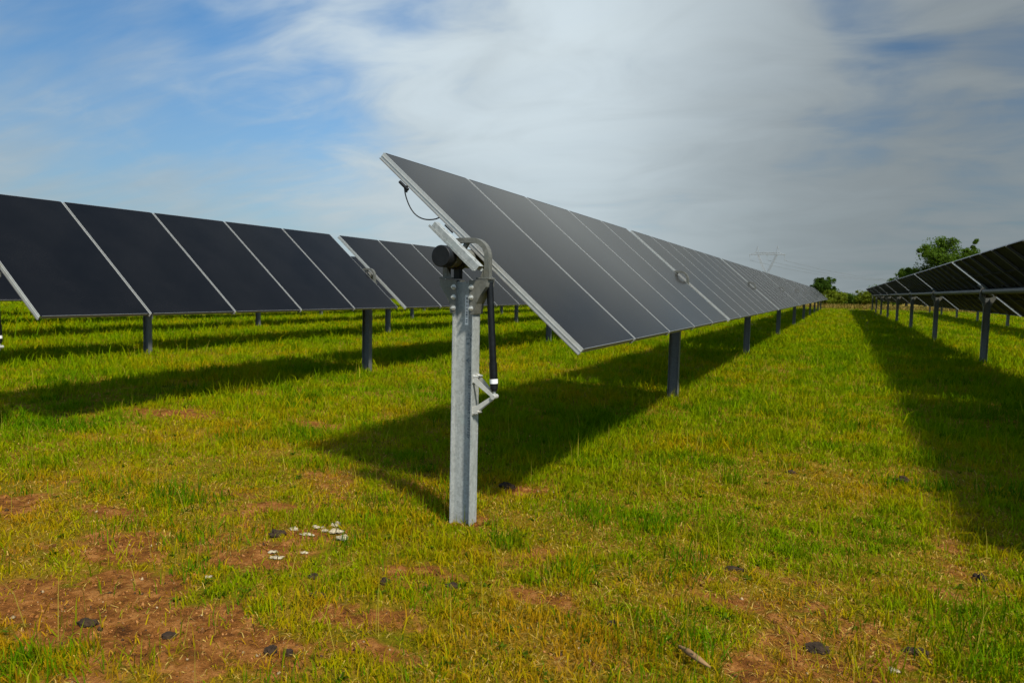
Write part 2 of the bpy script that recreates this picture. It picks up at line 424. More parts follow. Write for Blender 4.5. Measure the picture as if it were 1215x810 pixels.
# clumping: pull most blades towards tuft centres
q = rng.random(N) < .55
cs = .16*(1+r/14)
jx = np.floor(x/cs)+.5+(vnoise(np.floor(x/cs)*1.7, np.floor(y/cs)*1.3, 60)-.5)*.9
jy = np.floor(y/cs)+.5+(vnoise(np.floor(x/cs)*1.1, np.floor(y/cs)*1.9, 61)-.5)*.9
tuft = rng.normal(0, 1, (2, N))*cs*.22
x = np.where(q, jx*cs+tuft[0], x); y = np.where(q, jy*cs+tuft[1], y)
r = np.hypot(x, y)
b = bare(x, y)
lush = np.clip(fbm(x, y, .45, 4, 71)*1.0+fbm(x, y, 1.9, 3, 77)*.7-.35, 0, 1)
lush = np.clip(lush+np.clip((r-6)/30, 0, .35), 0, 1)
keep = rng.random(N) < np.clip(1.10-1.55*b, .05, 1)*np.clip(.35+1.1*lush, .2, 1)
x, y, r, b, lush = x[keep], y[keep], r[keep], b[keep], lush[keep]; n = len(x)
h = (.022+.064*lush**1.4)*rng.lognormal(0, .38, n)*np.clip(.75+r/22, .75, 1.7)
tall = (rng.random(n) < .012) & (r < 30); h = np.where(tall, h*rng.uniform(1.6, 2.8, n), h)
wdt = (.0030+.0028*rng.random(n))*np.clip(.75+r/7.5, 1, 9)
lean = np.clip(rng.gamma(2.2, .28, n), .05, 1.8); az = rng.uniform(0, 2*np.pi, n)
pal = np.array([(.065, .130, .001), (.118, .198, .001), (.182, .222, .001), (.275, .215, .002), (.320, .175, .005)])
dry = fbm(x, y, .8, 4, 90)*.75+fbm(x, y, 3.3, 3, 93)*.55-.30+np.clip(1-(r-2)/7, 0, 1)*.16
t = np.clip(dry*1.15+.30*(rng.random(n)-.35)+.22*(1-lush)-.11+.45*np.clip(b*2, 0, 1)*.6, 0, .999)
i0 = np.clip((t*4).astype(int), 0, 3); fr = (t*4-i0)[:, None]
col = pal[i0]*(1-fr)+pal[i0+1]*fr
col *= rng.uniform(.84, 1.14, n)[:, None]
far_dry = np.clip((y-96)/10, 0, 1)[:, None]*.8
col = col*(1-far_dry)+np.array([.17, .115, .02])*far_dry
go = blades('grass', x, y, h, wdt, lean, az, col.astype(np.float32), M_GRASS)
tag(go, 'short patchy green grass covering the red soil between the panel rows', 'grass', kind='stuff')
# dry fallen straw
N = 420000
x, y, r = scatter(N, 1.0, 26, 4.2, rad(50))
b = bare(x, y)
th = np.clip(fbm(x, y, 1.1, 4, 120)*1.6-.5, 0, 1)
keep = rng.random(N) < np.clip(th*1.0+.22, 0, 1)*np.clip(1.05-.95*b, .14, 1)
x, y, r = x[keep], y[keep], r[keep]; n = len(x)
h = rng.uniform(.008, .036, n); lean = rng.uniform(1.0, 3.6, n)
pal = np.array([(.33, .19, .020), (.25, .125, .012), (.42, .29, .070), (.17, .075, .010)])
col = pal[rng.integers(0, 4, n)]*rng.uniform(.75, 1.15, n)[:, None]
so = blades('dry_grass', x, y, h, (.0025+.002*rng.random(n))*np.clip(.7+r/7, 1, 4), lean, rng.uniform(0, 6.283, n), col.astype(np.float32), M_STRAW)
tag(so, 'dry straw-coloured grass stems lying flat among the green blades', 'dry grass', kind='stuff')

# taller tufts of fresh grass, and broad-leaved weeds
TUFTS = [(-7.92, 7.51, .45, .30), (-4.35, 3.57, .22, .20), (-3.56, 3.0, .20, .14), (-3.21, 2.26, .34, .12), (-2.84, 1.74, .30, .14), (.57, 3.98, .42, .17), (.75, 3.75, .35, .18),
         (.95, 4.2, .35, .17), (.08, 3.63, .20, .10), (-1.02, 3.05, .16, .09), (-2.29, 2.85, .20, .10), (-2.67, 4.27, .22, .14), (-1.08, 4.35, .25, .12), (-4.0, 2.9, .22, .17),
         (-2.53, 2.36, .22, .10), (-2.92, 3.11, .16, .10), (-1.55, 4.75, .35, .14), (-1.6, 5.6, .5, .16), (-2.1, 4.12, .14, .11), (-2.36, 4.0, .14, .09), (-1.2, 6.6, .5, .15), (-5.0, 3.5, .3, .18)]
for _ in range(420):
    rr = 2.0+rng.random()**1.3*24; th = rng.uniform(-rad(46), rad(46))+YAW
    TUFTS.append((-math.sin(th)*rr, math.cos(th)*rr, rng.uniform(.08, .28)*(1+rr/25), rng.uniform(.07, .17)*(1+rr/40)))
xs, ys, hs, cs_ = [], [], [], []
for tx, ty, tr, th_ in TUFTS:
    nb_ = int(520*tr*max(.45, 1.3-math.hypot(tx, ty)/22)); q = rng.normal(0, .5, (2, nb_))*tr
    xs.append(tx+q[0]); ys.append(ty+q[1]); hs.append(th_*rng.uniform(.4, 1.15, nb_))
    c_ = np.array([(.060, .135, .001), (.085, .160, .001), (.125, .175, .001), (.160, .180, .002)][rng.integers(0, 4)])
    cs_.append(c_*rng.uniform(.7, 1.2, nb_)[:, None])
x, y, h = np.concatenate(xs), np.concatenate(ys), np.concatenate(hs); c_ = np.concatenate(cs_)
k = rng.random(len(x)) < np.clip(1.15-1.5*bare(x, y), .08, 1); x, y, h, c_ = x[k], y[k], h[k]*.85, c_[k]; n = len(x); r = np.hypot(x, y)
to = blades('tall_grass', x, y, h, (.0032+.0028*rng.random(n))*np.clip(.75+r/8, 1, 5), np.clip(rng.gamma(2.2, .26, n), .05, 1.6), rng.uniform(0, 6.283, n), c_.astype(np.float32), M_GRASS)
tag(to, 'taller bright green grass tufts standing out of the short turf', 'tall grass', kind='stuff')
# seed stalks
n = 900; th = rng.uniform(-rad(46), rad(46), n)+YAW; rr = 2.2+rng.random(n)*16; x, y = -np.sin(th)*rr, np.cos(th)*rr
so2 = blades('seed_stalks', x, y, rng.uniform(.14, .34, n), np.full(n, .0030)*np.clip(.8+rr/9, 1, 3), rng.uniform(.05, .5, n), rng.uniform(0, 6.283, n),
             (np.array([(.30, .24, .03)])*rng.uniform(.6, 1.15, n)[:, None]).astype(np.float32), M_STRAW)
tag(so2, 'thin yellowish seed stalks scattered through the grass', 'seed stalks', kind='stuff')
# weeds: rosettes of wide leaves
xs, ys, az_ = [], [], []
for _ in range(900):
    rr = 1.8+rng.random()**1.2*12; th = rng.uniform(-rad(46), rad(46))+YAW; k = rng.integers(5, 10); cx, cy = -math.sin(th)*rr, math.cos(th)*rr
    xs.append(np.full(k, cx)); ys.append(np.full(k, cy)); az_.append(np.arange(k)*2.4+rng.uniform(0, 6))
x, y, a_ = map(np.concatenate, (xs, ys, az_)); k = bare(x, y) < .35; x, y, a_ = x[k], y[k], a_[k]; n = len(x)
wo_ = blades('weeds', x, y, rng.uniform(.02, .05, n), rng.uniform(.010, .022, n), rng.uniform(.9, 1.7, n), a_, (np.array([(.05, .085, .004)])*rng.uniform(.6, 1.5, n)[:, None]).astype(np.float32), M_GRASS)
tag(wo_, 'low broad-leaved weeds in flat rosettes among the grass', 'weeds', kind='stuff')
# crumbs of red soil and grit on the bare patches
n = 120000; x, y, r = scatter(n, 1.0, 12, 4.0, rad(48)); b = bare(x, y); k = rng.random(n) < np.clip(b*1.3-.25, 0.01, 1); x, y = x[k], y[k]; n = len(x)
sz_ = .0026*rng.lognormal(0, .62, n); sz_ = np.clip(sz_, .001, .014); z = gz(x, y)
oc = np.array([(1, 0, 0), (-1, 0, 0), (0, 1, 0), (0, -1, 0), (0, 0, 1), (0, 0, -1)], np.float32)
v = np.stack([x, y, z+sz_*.3], -1)[:, None, :]+oc[None]*sz_[:, None, None]*rng.uniform(.55, 1.35, (n, 6, 3))
v[:, :, 0] += rng.normal(0, .25, (n, 6))*sz_[:, None]; v[:, :, 1] += rng.normal(0, .25, (n, 6))*sz_[:, None]
fc = np.array([(0, 2, 4), (2, 1, 4), (1, 3, 4), (3, 0, 4), (2, 0, 5), (1, 2, 5), (3, 1, 5), (0, 3, 5)])
me = bpy.data.meshes.new('soil_crumbs'); me.vertices.add(n*6); me.vertices.foreach_set('co', v.astype(np.float32).ravel())
li = ((np.arange(n)*6)[:, None, None]+fc[None]).astype(np.int32).ravel(); me.loops.add(len(li)); me.loops.foreach_set('vertex_index', li)
me.polygons.add(n*8); me.polygons.foreach_set('loop_start', np.arange(0, len(li), 3, dtype=np.int32)); me.update(calc_edges=True)
ca = me.color_attributes.new('tint', 'FLOAT_COLOR', 'POINT'); cc = np.ones((n, 6, 4), np.float32)
pal = np.array([(.20, .080, .022), (.28, .125, .04), (.10, .042, .014), (.05, .030, .018), (.30, .22, .12)])
cc[:, :, :3] = (pal[rng.choice(5, n, p=[.38, .25, .2, .12, .05])]*rng.uniform(.75, 1.2, n)[:, None])[:, None, :]; ca.data.foreach_set('color', cc.ravel())
me.materials.append(leaf_mat('soil_crumb', 0.0)); co_ = bpy.data.objects.new('soil_crumbs', me); COL.objects.link(co_)
tag(co_, 'loose crumbs of red soil and grit on the bare patches', 'soil crumbs', kind='stuff')

# ------------------------------------------------------------------ solar rows
TAU = rad(40.6); PZ = 1.855; PIT = 1.245; GAP = .25
NRM = Vector((math.sin(TAU), 0, math.cos(TAU)))
TUBE = Vector((0, 0, PZ))-NRM*.116
def row_layout(dy=0.0, first=5, end_dy=0.0):
    ys, posts, bays = [], [4.07+dy+end_dy], []; yy = 4.20+dy
    for k, nmod in enumerate((first, 7, 8, 8, 8, 8, 8, 8, 8)):
        bays.append((yy, yy+nmod*PIT)); ys += [yy+(i+.5)*PIT for i in range(nmod)]
        yy += nmod*PIT; posts.append(yy+GAP/2); yy += GAP
    return ys, posts, bays
LAYOUT = {1: row_layout(0, 6), -1: row_layout(.14, 5, .075)}
STD = row_layout()
HW = .6105   # half panel width along the row
def panel_glass_mesh():
    m = MB()
    m.box((-1.0, -HW+.0045, -.0030), (1.0, HW-.0045, .0012), M_GLASS)
    m.box((-.9995, -HW+.0050, -.0066), (.9995, HW-.0050, -.0031), M_BACK)
    return m
def panel_frame(m):
    for s in (-1, 1):
        a, b_ = sorted((s*HW, s*(HW-.0040)))
        m.box((-1.003, a, -.046), (1.003, b_, .0022), M_ALU)                       # side web with a thin lip
        a, b_ = sorted((s*HW+s*.0002, s*(HW+.0035)))
        m.box((-1.003, a, -.024), (1.003, b_, -.019), M_ALU)                       # rib on the web
        a, b_ = sorted((s*(HW+.010), s*(HW-.028)))
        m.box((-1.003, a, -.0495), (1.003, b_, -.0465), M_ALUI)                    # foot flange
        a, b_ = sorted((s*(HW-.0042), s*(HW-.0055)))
        m.box((-1.000, a, -.0460), (1.000, b_, -.0070), M_ALUI)                    # inner face, the module's shade put into its colour
    for s in (-1, 1):
        a, b_ = sorted((s*1.0005, s*1.0045))
        m.box((a, -HW+.022, -.030), (b_, HW-.022, .0030), M_ALUD)
    return m
def panel_back(m):
    for xb in (-.42, .42):
        m.box((xb-.03, -HW+.03, -.030), (xb+.03, HW-.03, -.0072), M_BACK)
    m.box((-.06, -.05, -.032), (.06, .05, -.0074), M_BLACK)
    return m
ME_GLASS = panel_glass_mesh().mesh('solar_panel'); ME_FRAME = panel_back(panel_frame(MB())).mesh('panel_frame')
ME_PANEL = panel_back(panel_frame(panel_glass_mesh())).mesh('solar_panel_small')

def rail_mesh():
    """hat section rail, along local x, on top of the tube"""
    m = MB(); L = .215
    m.box((-L, -.026, -.012), (L, .026, -.008), M_GALV)
    for s in (-1, 1):
        a, b_ = sorted((s*.026, s*.030)); m.box((-L, a, -.050), (L, b_, -.008), M_GALV)
        a, b_ = sorted((s*.030, s*.064)); m.box((-L, a, -.050), (L, b_, -.0465), M_GALV)
        a, b_ = sorted((s*.0605, s*.064)); m.box((-L, a, -.0463), (L, b_, -.034), M_GALV)
    for xx in (-.15, 0, .15): m.tube([(xx, 0, -.012), (xx, 0, -.004)], .010, M_BOLT, 6)
    return m
ME_RAIL = rail_mesh().mesh('mounting_rail')
def strap_mesh():
    """clamp band round the torque tube under a rail"""
    m = MB(); n = 28; c = Vector((0, 0, -.116)); ring = []
    vs = []; fs = []
    for k in range(n):
        a = 2*math.pi*k/n
        for rr, yy in ((.0645, -.02), (.0685, -.02), (.0685, .02), (.0645, .02)):
            vs.append((c.x+rr*math.cos(a), yy, c.z+rr*math.sin(a)))
    for k in range(n):
        for j in range(4):
            p0 = k*4+j; p1 = k*4+(j+1) % 4; q0 = ((k+1) % n)*4+j; q1 = ((k+1) % n)*4+(j+1) % 4
            fs.append((p0, p1, q1, q0))
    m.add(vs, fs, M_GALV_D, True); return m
ME_STRAP = strap_mesh().mesh('tube_clamp')

def make_row(xc, label, detail, lay):
    PY, POSTY, BAYS = lay
    root = empty('solar_panel_row', (xc, 4.07, 0))
    tag(root, label, 'solar tracker row', 'parallel rows of tilted solar panels')
    oy = -4.07
    m = MB(); ya, yb = 3.87+oy, POSTY[-1]+.12+oy
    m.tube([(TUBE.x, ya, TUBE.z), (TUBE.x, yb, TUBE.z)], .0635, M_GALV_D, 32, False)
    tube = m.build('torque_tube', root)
    c = MB()
    c.tube([(TUBE.x, ya-.012, TUBE.z), (TUBE.x, ya-.006, TUBE.z), (TUBE.x, ya+.075, TUBE.z)], .069, M_BLACK, 36, True, [.064, .069, .069])
    c.build('end_cap', tube)
    for i, yy in enumerate(PY):
        if i < detail:
            p = link('solar_panel', ME_GLASS, root, (0, yy+oy, PZ), (0, TAU, 0)); link('panel_frame', ME_FRAME, p)
        else:
            link('solar_panel', ME_PANEL, root, (0, yy+oy, PZ), (0, TAU, 0))
    # rails carrying the bay ends; at the near end the rail stands clear of the first panel
    nb = 4 if detail else 0
    for k, (a, b_) in enumerate(BAYS[:nb]):
        for yy in ((a-.235) if k == 0 else a+.12, b_-.12):
            zoff = 0 if (k == 0 and yy < a) else -.040
            off = NRM*zoff*.0
            rl = link('mounting_rail', ME_RAIL, root, (off.x, yy+oy, PZ-(0 if k == 0 and yy < a else .036)), (0, TAU, 0))
            st = link('tube_clamp', ME_STRAP, rl)
            if zoff: st.location = (.036*math.sin(TAU)*-1*-1, 0, .036*math.cos(TAU))
    return root

ROWX = {0: -2.218, 1: 3.25, 2: 8.93, -1: -7.896, -2: -13.58, -3: -19.26, -4: -24.94, -5: -30.62}
ROW_LABEL = {
    0: 'row of grey-reflecting solar panels running straight away behind the tall end post',
    1: 'dark row of panels seen from its shaded underside beside the grass lane',
    2: 'second shaded row, behind the row seen from its underside',
    -1: 'row of black panels with white frame lines left of the tall end post',
    -2: 'third row, mostly hidden right behind the black panels with white frame lines',
    -3: 'fourth row, two rows behind the black panels with white frame lines',
    -4: 'fifth row, three rows behind the black panels with white frame lines',
    -5: 'farthest row, last of all behind the black panels with white frame lines'}
ROW_SHORT = {0: 'under the row behind the tall end post', 1: 'under the row seen from its shaded underside', 2: 'under the row beyond the shaded underside row',
    -1: 'under the row of black panels', -2: 'under the row just behind the black panels', -3: 'under the second row behind the black panels',
    -4: 'under the third row behind the black panels', -5: 'under the fourth row behind the black panels'}
ORD = ['first', 'second', 'third', 'fourth', 'fifth', 'sixth', 'seventh', 'eighth', 'ninth', 'tenth']
rows = {}
for k, xc in ROWX.items():
    rows[k] = make_row(xc, ROW_LABEL[k], {0: 20, 1: 28, -1: 20}.get(k, 0), LAYOUT.get(k, STD))

# cable, clip and frame clamp under the near edge of the nearest row
def along(u, yy, dn):
    """point at u metres along the slope (from the row's centre line, down = +), dn below the glass"""
    return Vector((math.cos(TAU)*u, yy-4.07, PZ-math.sin(TAU)*u))-NRM*dn
m = MB(); c0 = along(-.70, 4.205, .075); c1 = along(-.37, 4.25, .06)
pts = []
for i in range(17):
    s = i/16; p = c0.lerp(c1, s); p += Vector((-.045, 0, -.085))*math.sin(math.pi*s)**.8; pts.append(p)
m.tube(pts, .0045, M_BLACK, 8); m.build('cable', rows[0])
m = MB()
for u, yy in ((-.715, 4.205),):
    a = along(u-.045, yy, .066); b_ = along(u+.045, yy, .066); m.tube([a, b_], .012, M_BLACK, 8)
    m.tube([along(u+.02, yy, .05), along(u+.045, yy, .09)], .010, M_BLACK, 8)
m.build('cable_connector', rows[0])
m = MB()
p = along(-.235, 4.17, .070); m.tube([p, p+Vector((.004, 0, -.03))], .013, M_BLACK, 10)
m.tube([along(-.27, 4.185, .052), along(-.19, 4.185, .052)], .006, M_BLACK, 8)
m.build('edge_clip', rows[0])

# ------------------------------------------------------------------ posts
def hbeam(h, M_GALV):
    m = MB()
    for s in (-1, 1):
        a, b_ = sorted((s*.075, s*.0695)); m.box((a, -.05, -.3), (b_, .05, h), M_GALV)
    m.box((-.0693, -.0022, -.3), (.0693, .0022, h-.002), M_GALV)
    return m
PH = 1.612
ME_POST = hbeam(PH, M_GALV_P).mesh('steel_post'); ME_POST_END = hbeam(PH, M_GALV_N).mesh('end_post')
def hoop_mesh():
    m = MB(); zb, zt, hw_, rc = 1.640, 1.893, .168, .125
    path = [(-hw_, zb)]
    for i in range(9): a = math.pi-i/8*math.pi/2; path.append((-hw_+rc+rc*math.cos(a), zt-rc+rc*math.sin(a)))
    for i in range(9): a = math.pi/2-i/8*math.pi/2; path.append((hw_-rc+rc*math.cos(a), zt-rc+rc*math.sin(a)))
    path.append((hw_, zb)); n = len(path)
    prof = [(-.026, 0), (.026, 0), (.026, -.032), (.021, -.032), (.021, -.006), (-.021, -.006), (-.021, -.032), (-.026, -.032)]
    vs = []
    for i, (px, pz) in enumerate(path):
        t = Vector((path[min(i+1, n-1)][0]-path[max(i-1, 0)][0], 0, path[min(i+1, n-1)][1]-path[max(i-1, 0)][1])).normalized()
        o = Vector((-t.z, 0, t.x))       # outward
        for yy, d in prof: vs.append((px+o.x*d, yy, pz+o.z*d))
    k = len(prof); fs = [(i*k+j, i*k+(j+1) % k, (i+1)*k+(j+1) % k, (i+1)*k+j) for i in range(n-1) for j in range(k)]
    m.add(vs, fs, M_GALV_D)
    for s in (-1, 1):
        a, b_ = sorted((s*.085, s*.185)); m.box((a, -.042, 1.628), (b_, .042, 1.638), M_GALV_D, .002)
        m.prism([(s*.168, 1.639), (s*.168, 1.70), (s*.137, 1.70), (s*.105, 1.639)], -.0225, -.0195, M_GALV_D)
    return m
ME_HOOP = hoop_mesh().mesh('bearing_hoop')
def bearing_mesh():
    m = MB(); n = 32; vs = []; fs = []
    for k in range(n):
        a = 2*math.pi*k/n
        for rr, yy in ((.0645, -.026), (.080, -.026), (.080, .026), (.0645, .026)): vs.append((TUBE.x+rr*math.cos(a), yy, TUBE.z+rr*math.sin(a)))
    for k in range(n):
        for j in range(4): fs.append((k*4+j, k*4+(j+1) % 4, ((k+1) % n)*4+(j+1) % 4, ((k+1) % n)*4+j))
    m.add(vs, fs, M_BLACK, True)
    m.box((TUBE.x-.012, -.024, 1.628), (TUBE.x+.030, .024, TUBE.z-.072), M_BLACK, .003)
    u = TUBE+NRM*.083; v = Vector((0, 0, PZ+.012))
    m.tube([(u.x, 0, u.z), (v.x, 0, v.z)], .018, M_GALV_D, 10)
    return m
ME_BEAR = bearing_mesh().mesh('bearing_insert')
def bracket_mesh(s):
    m = MB()
    poly = [(s*.046, 1.620), (s*.172, 1.626), (s*.168, 1.580), (s*.128, 1.525), (s*.098, 1.470), (s*.088, 1.405), (s*.052, 1.405)]
    for y0, y1 in ((-.0575, -.0525), (.0525, .0575)): m.prism(poly, y0, y1, M_GALV_D)
    out = poly[1:6]
    for (xa, za), (xb, zb) in zip(out[:-1], out[1:]):
        m.prism([(xa, za), (xb, zb), (xb-s*.006, zb), (xa-s*.006, za)], -.052, .052, M_GALV_D)
    return m
ME_BR = {s: bracket_mesh(s).mesh('post_bracket') for s in (-1, 1)}
def bolt_mesh(d, head=.013):
    m = MB(); d = Vector(d)
    m.tube([(0, 0, 0), d*.005], head*1.3, M_BOLT, 16); m.tube([d*.005, d*.016], head, M_BOLT, 6); m.tube([d*.016, d*.030], head*.5, M_BOLT, 8)
    return m
ME_BOLT = bolt_mesh((0, -1, 0)).mesh('bolt'); ME_BOLTX = bolt_mesh((1, 0, 0), .010).mesh('bolt')
DT, DB = Vector((.158, .012, 1.640)), Vector((.214, .0, .905))
def damper(root):
    m = MB(); d = (DB-DT).normalized(); L = (DB-DT).length
    m.tube([DT, DT+d*.08], .010, M_BOLT, 10)
    m.tube([DT+d*.03, DT+d*(L*.74)], .0225, M_DAMP, 20)
    m.tube([DT+d*(L*.74), DT+d*(L-.02)], .0260, M_DAMP, 20)
    m.tube([DT+d*(L-.02), DT+d*(L-.005)], .019, M_DAMP, 16)
    dm = m.build('damper', root)
    m = MB(); m.tube([DT+d*(L-.085), DT+d*(L-.055)], .0265, M_WHITE, 20, False); m.build('damper_label', dm)
    m = MB(); m.tube([DT+d*(L-.01), DB+d*.03], .010, M_BRKT, 10); m.tube([DB+d*.03+Vector((0, -.03, 0)), DB+d*.03+Vector((0, .03, 0))], .016, M_BRKT, 12)
    apex = DB+d*.03
    for z, dz in ((.985, 1), (.775, -1)):
        for s in (-1, 1):
            a = Vector((.082, s*.038, z)); e = apex+Vector((0, s*.012, 0))
            t = (e-a).normalized(); up = Vector((0, 0, 1)); w_ = t.cross(up).normalized(); v_ = w_.cross(t)
            vs = []
            for p_, hh in ((a, .017), (e, .011)):
                for i, j in ((-1, -1), (1, -1), (1, 1), (-1, 1)): vs.append(p_+w_*i*.0035+v_*j*hh)
            m.add(vs, [(0, 1, 2, 3), (7, 6, 5, 4), (0, 4, 5, 1), (1, 5, 6, 2), (2, 6, 7, 3), (3, 7, 4, 0)], M_BRKT)
        m.box((.0755, -.048, z-.028), (.082, .048, z+.028), M_BRKT, .002)
    br = m.build('damper_bracket', root)
    for z in (1.000, .760):
        for s in (-1, 1): link('bolt', ME_BOLTX, br, (.0822, s*.030, z))
    return dm
GROUPS = 'galvanized steel posts carrying the panel rows'
def make_post(xc, yy, label, end, near):
    p = link('steel_post', ME_POST_END if end and near > 1 else ME_POST, None, (xc, yy, 0)); tag(p, label, 'post', GROUPS)
    if near:
        link('bearing_hoop', ME_HOOP, p); link('bearing_insert', ME_BEAR, p)
        for s in (-1, 1):
            b_ = link('post_bracket', ME_BR[s], p)
            for z in ((1.575, 1.510, 1.440) if near > 1 else ()): link('bolt', ME_BOLT, b_, (s*.064, -.0576, z))
    if end: damper(p)
    return p
for k, xc in ROWX.items():
    for j, yy in enumerate(LAYOUT.get(k, STD)[1]):
        if k == 0 and j == 0: lab = 'tall galvanized end post with black tube cap and black damper strut'
        elif j == 0: lab = 'end post with damper, %s' % ROW_SHORT[k]
        else: lab = '%s post, counting from the near end, %s' % (ORD[j], ROW_SHORT[k])
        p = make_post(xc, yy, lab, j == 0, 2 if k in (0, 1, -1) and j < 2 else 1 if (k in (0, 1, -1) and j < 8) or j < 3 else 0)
        if k == 0 and j == 0: MAIN = p
# sticker and worn stencil marks on the web of the tall post
m = MB(); m.box((-.008, -.0034, 1.330), (.017, -.0026, 1.525), M_WHITE); stk = m.build('barcode_sticker', MAIN)
m = MB(); z = 1.345
while z < 1.505:
    hh = random.choice((.004, .007, .011)); m.box((-.002, -.0042, z), (.011, -.0036, z+hh), M_INK); z += hh+random.choice((.006, .010, .016))
m.build('sticker_print', stk)
m = MB()
def stroke(a, b_, wd_=.0032):
    a = Vector((a[0], 0, a[1])); b_ = Vector((b_[0], 0, b_[1])); t = (b_-a).normalized(); nn = Vector((-t.z, 0, t.x))*wd_/2; t = t*wd_/2
    vs = [(q.x, yy, q.z) for yy in (-.0032, -.0025) for q in (a-t-nn, b_+t-nn, b_+t+nn, a-t+nn)]
    m.add(vs, [(0, 1, 2, 3), (7, 6, 5, 4), (0, 4, 5, 1), (1, 5, 6, 2), (2, 6, 7, 3), (3, 7, 4, 0)], M_INK)
def glyph(x0, z0, wx, hz, seed):
    rr = random.Random(seed); p = [(x0+i*wx/2, z0+j*hz/2) for i in range(3) for j in range(3)]
    for _ in range(rr.choice((3, 3, 4))):
        a, b_ = rr.sample(p, 2); stroke(a, b_)
z = 1.262
for i in range(3): glyph(.006, z, .020, .024, i); glyph(.034, z-.004, .020, .024, 30+i); z -= .036
stroke((.010, 1.098), (.056, 1.098), .005); stroke((.010, 1.098), (.026, 1.113), .005); stroke((.010, 1.098), (.026, 1.083), .005)
z = 1.045
for i in range(26):
    if i % 9 != 8: glyph(.026, z, .018, .011, 100+i)
    z -= .0185
m.build('stencil_marking', MAIN)

# ------------------------------------------------------------------ trees and bushes beyond the field
def bark(t, p, o):
    tc = t.node('ShaderNodeTexCoord'); n = t.noise(tc.outputs['Object'], 6, 5, .6)
    t.put(p.inputs['Base Color'], t.ramp(n, ((.3, (.05, .038, .026)), (.7, (.13, .10, .07))))); p.inputs['Roughness'].default_value = .9
M_BARK = mat('bark', bark); M_LEAF = leaf_mat('tree_leaves', .35)
def crown_mesh(name, centres, nleaf, size, base, seed):
    rg = np.random.default_rng(seed); per = max(1, nleaf//len(centres)); V = []; C = []
    for (cx, cy, cz, cr) in centres:
        d = rg.normal(0, 1, (per, 3)); d /= np.linalg.norm(d, axis=1)[:, None]
        rr = cr*1.12*rg.random(per)**.62; p = np.array([cx, cy, cz])+d*rr[:, None]*np.array([1, 1, .8])
        a = rg.normal(0, 1, (per, 3)); a /= np.linalg.norm(a, axis=1)[:, None]
        b_ = np.cross(a, rg.normal(0, 1, (per, 3))); b_ /= np.linalg.norm(b_, axis=1)[:, None]
        s = size*rg.uniform(.6, 1.35, per)[:, None]
        V.append(np.stack([p-a*s, p+b_*s*.55, p+a*s, p-b_*s*.55], 1))
        C.append(np.clip(np.array(base)*rg.uniform(.75, 1.25)*rg.uniform(.7, 1.3, per)[:, None], 0, 1))
    v = np.concatenate(V).astype(np.float32); c = np.concatenate(C); n = len(v)
    me = bpy.data.meshes.new(name); me.vertices.add(n*4); me.vertices.foreach_set('co', v.ravel())
    me.loops.add(n*4); me.loops.foreach_set('vertex_index', np.arange(n*4, dtype=np.int32)); me.polygons.add(n)
    me.polygons.foreach_set('loop_start', np.arange(0, n*4, 4, dtype=np.int32)); me.update(calc_edges=True)
    ca = me.color_attributes.new('tint', 'FLOAT_COLOR', 'POINT'); cc = np.ones((n, 4, 4), np.float32); cc[:, :, :3] = c[:, None, :]
    ca.data.foreach_set('color', cc.ravel()); me.materials.append(M_LEAF); return me
def tree(name, loc, H, W_, label, cat, group, seed, base, bushy=False, fill=0):
    rr = random.Random(seed); root = empty(name, loc); tag(root, label, cat, group)
    m = MB(); cs = []
    th = H*(.16 if bushy else .30); r0 = H*.028
    top = Vector((rr.uniform(-.03, .03)*H, rr.uniform(-.03, .03)*H, H*.80))
    m.tube([(0, 0, -.3), (top.x*.2, top.y*.2, th), (top.x*.6, top.y*.6, H*.55), top], r0, M_BARK, 8, True, [r0*1.3, r0, r0*.55, r0*.15])
    nl = 11 if bushy else 15
    for i in range(nl):
        z0 = th*.8+(H*.62-th*.8)*i/nl; a = i*2.4+rr.uniform(-.5, .5); st = Vector((top.x*z0/H, top.y*z0/H, z0))
        reach = W_*.5*rr.uniform(.55, 1.0)*(1-.45*max(0, (z0/H-.30))); e = st+Vector((math.cos(a)*reach, math.sin(a)*reach, H*rr.uniform(.10, .30)))
        mid = st.lerp(e, .5)+Vector((0, 0, H*.03)); m.tube([st, mid, e], r0*.35, M_BARK, 6, False, [r0*.42, r0*.26, r0*.08])
        cs.append((e.x, e.y, min(e.z, H*.92), W_*rr.uniform(.15, .23))); cs.append((mid.x, mid.y, mid.z+H*.04, W_*rr.uniform(.13, .20)))
        for _ in range(2):
            q = e+Vector((rr.uniform(-1, 1), rr.uniform(-1, 1), rr.uniform(-.4, .9)))*W_*.15; cs.append((q.x, q.y, min(q.z, H*.96), W_*rr.uniform(.05, .10)))
    for _ in range(4): cs.append((top.x+rr.uniform(-.1, .1)*W_, top.y+rr.uniform(-.1, .1)*W_, H*rr.uniform(.80, .95), W_*rr.uniform(.07, .12)))
    for _ in range(fill):
        a = rr.uniform(0, 6.28); d = W_*.30*math.sqrt(rr.random()); cs.append((math.cos(a)*d, math.sin(a)*d, H*rr.uniform(.45, .90), W_*rr.uniform(.12, .19)))
    if bushy:
        for _ in range(10):
            a = rr.uniform(0, 6.28); d = W_*.38*math.sqrt(rr.random()); cs.append((math.cos(a)*d, math.sin(a)*d, H*rr.uniform(.12, .5), W_*rr.uniform(.12, .2)))
    m.build('trunk', root)
    link('crown', crown_mesh('crown', cs, 20000 if not bushy else 7000, .155 if H > 6 else .12, base, seed), root)
    return root
def at_px(px, dist):
    d = ray(px, 352); s = dist/math.hypot(d.x, d.y); return (d.x*s, d.y*s, 0)
GREEN = (.060, .105, .012); LIGHT = (.110, .140, .012); DARK = (.040, .075, .010)
TG = 'trees beyond the field'; BG = 'bushes along the far field edge'
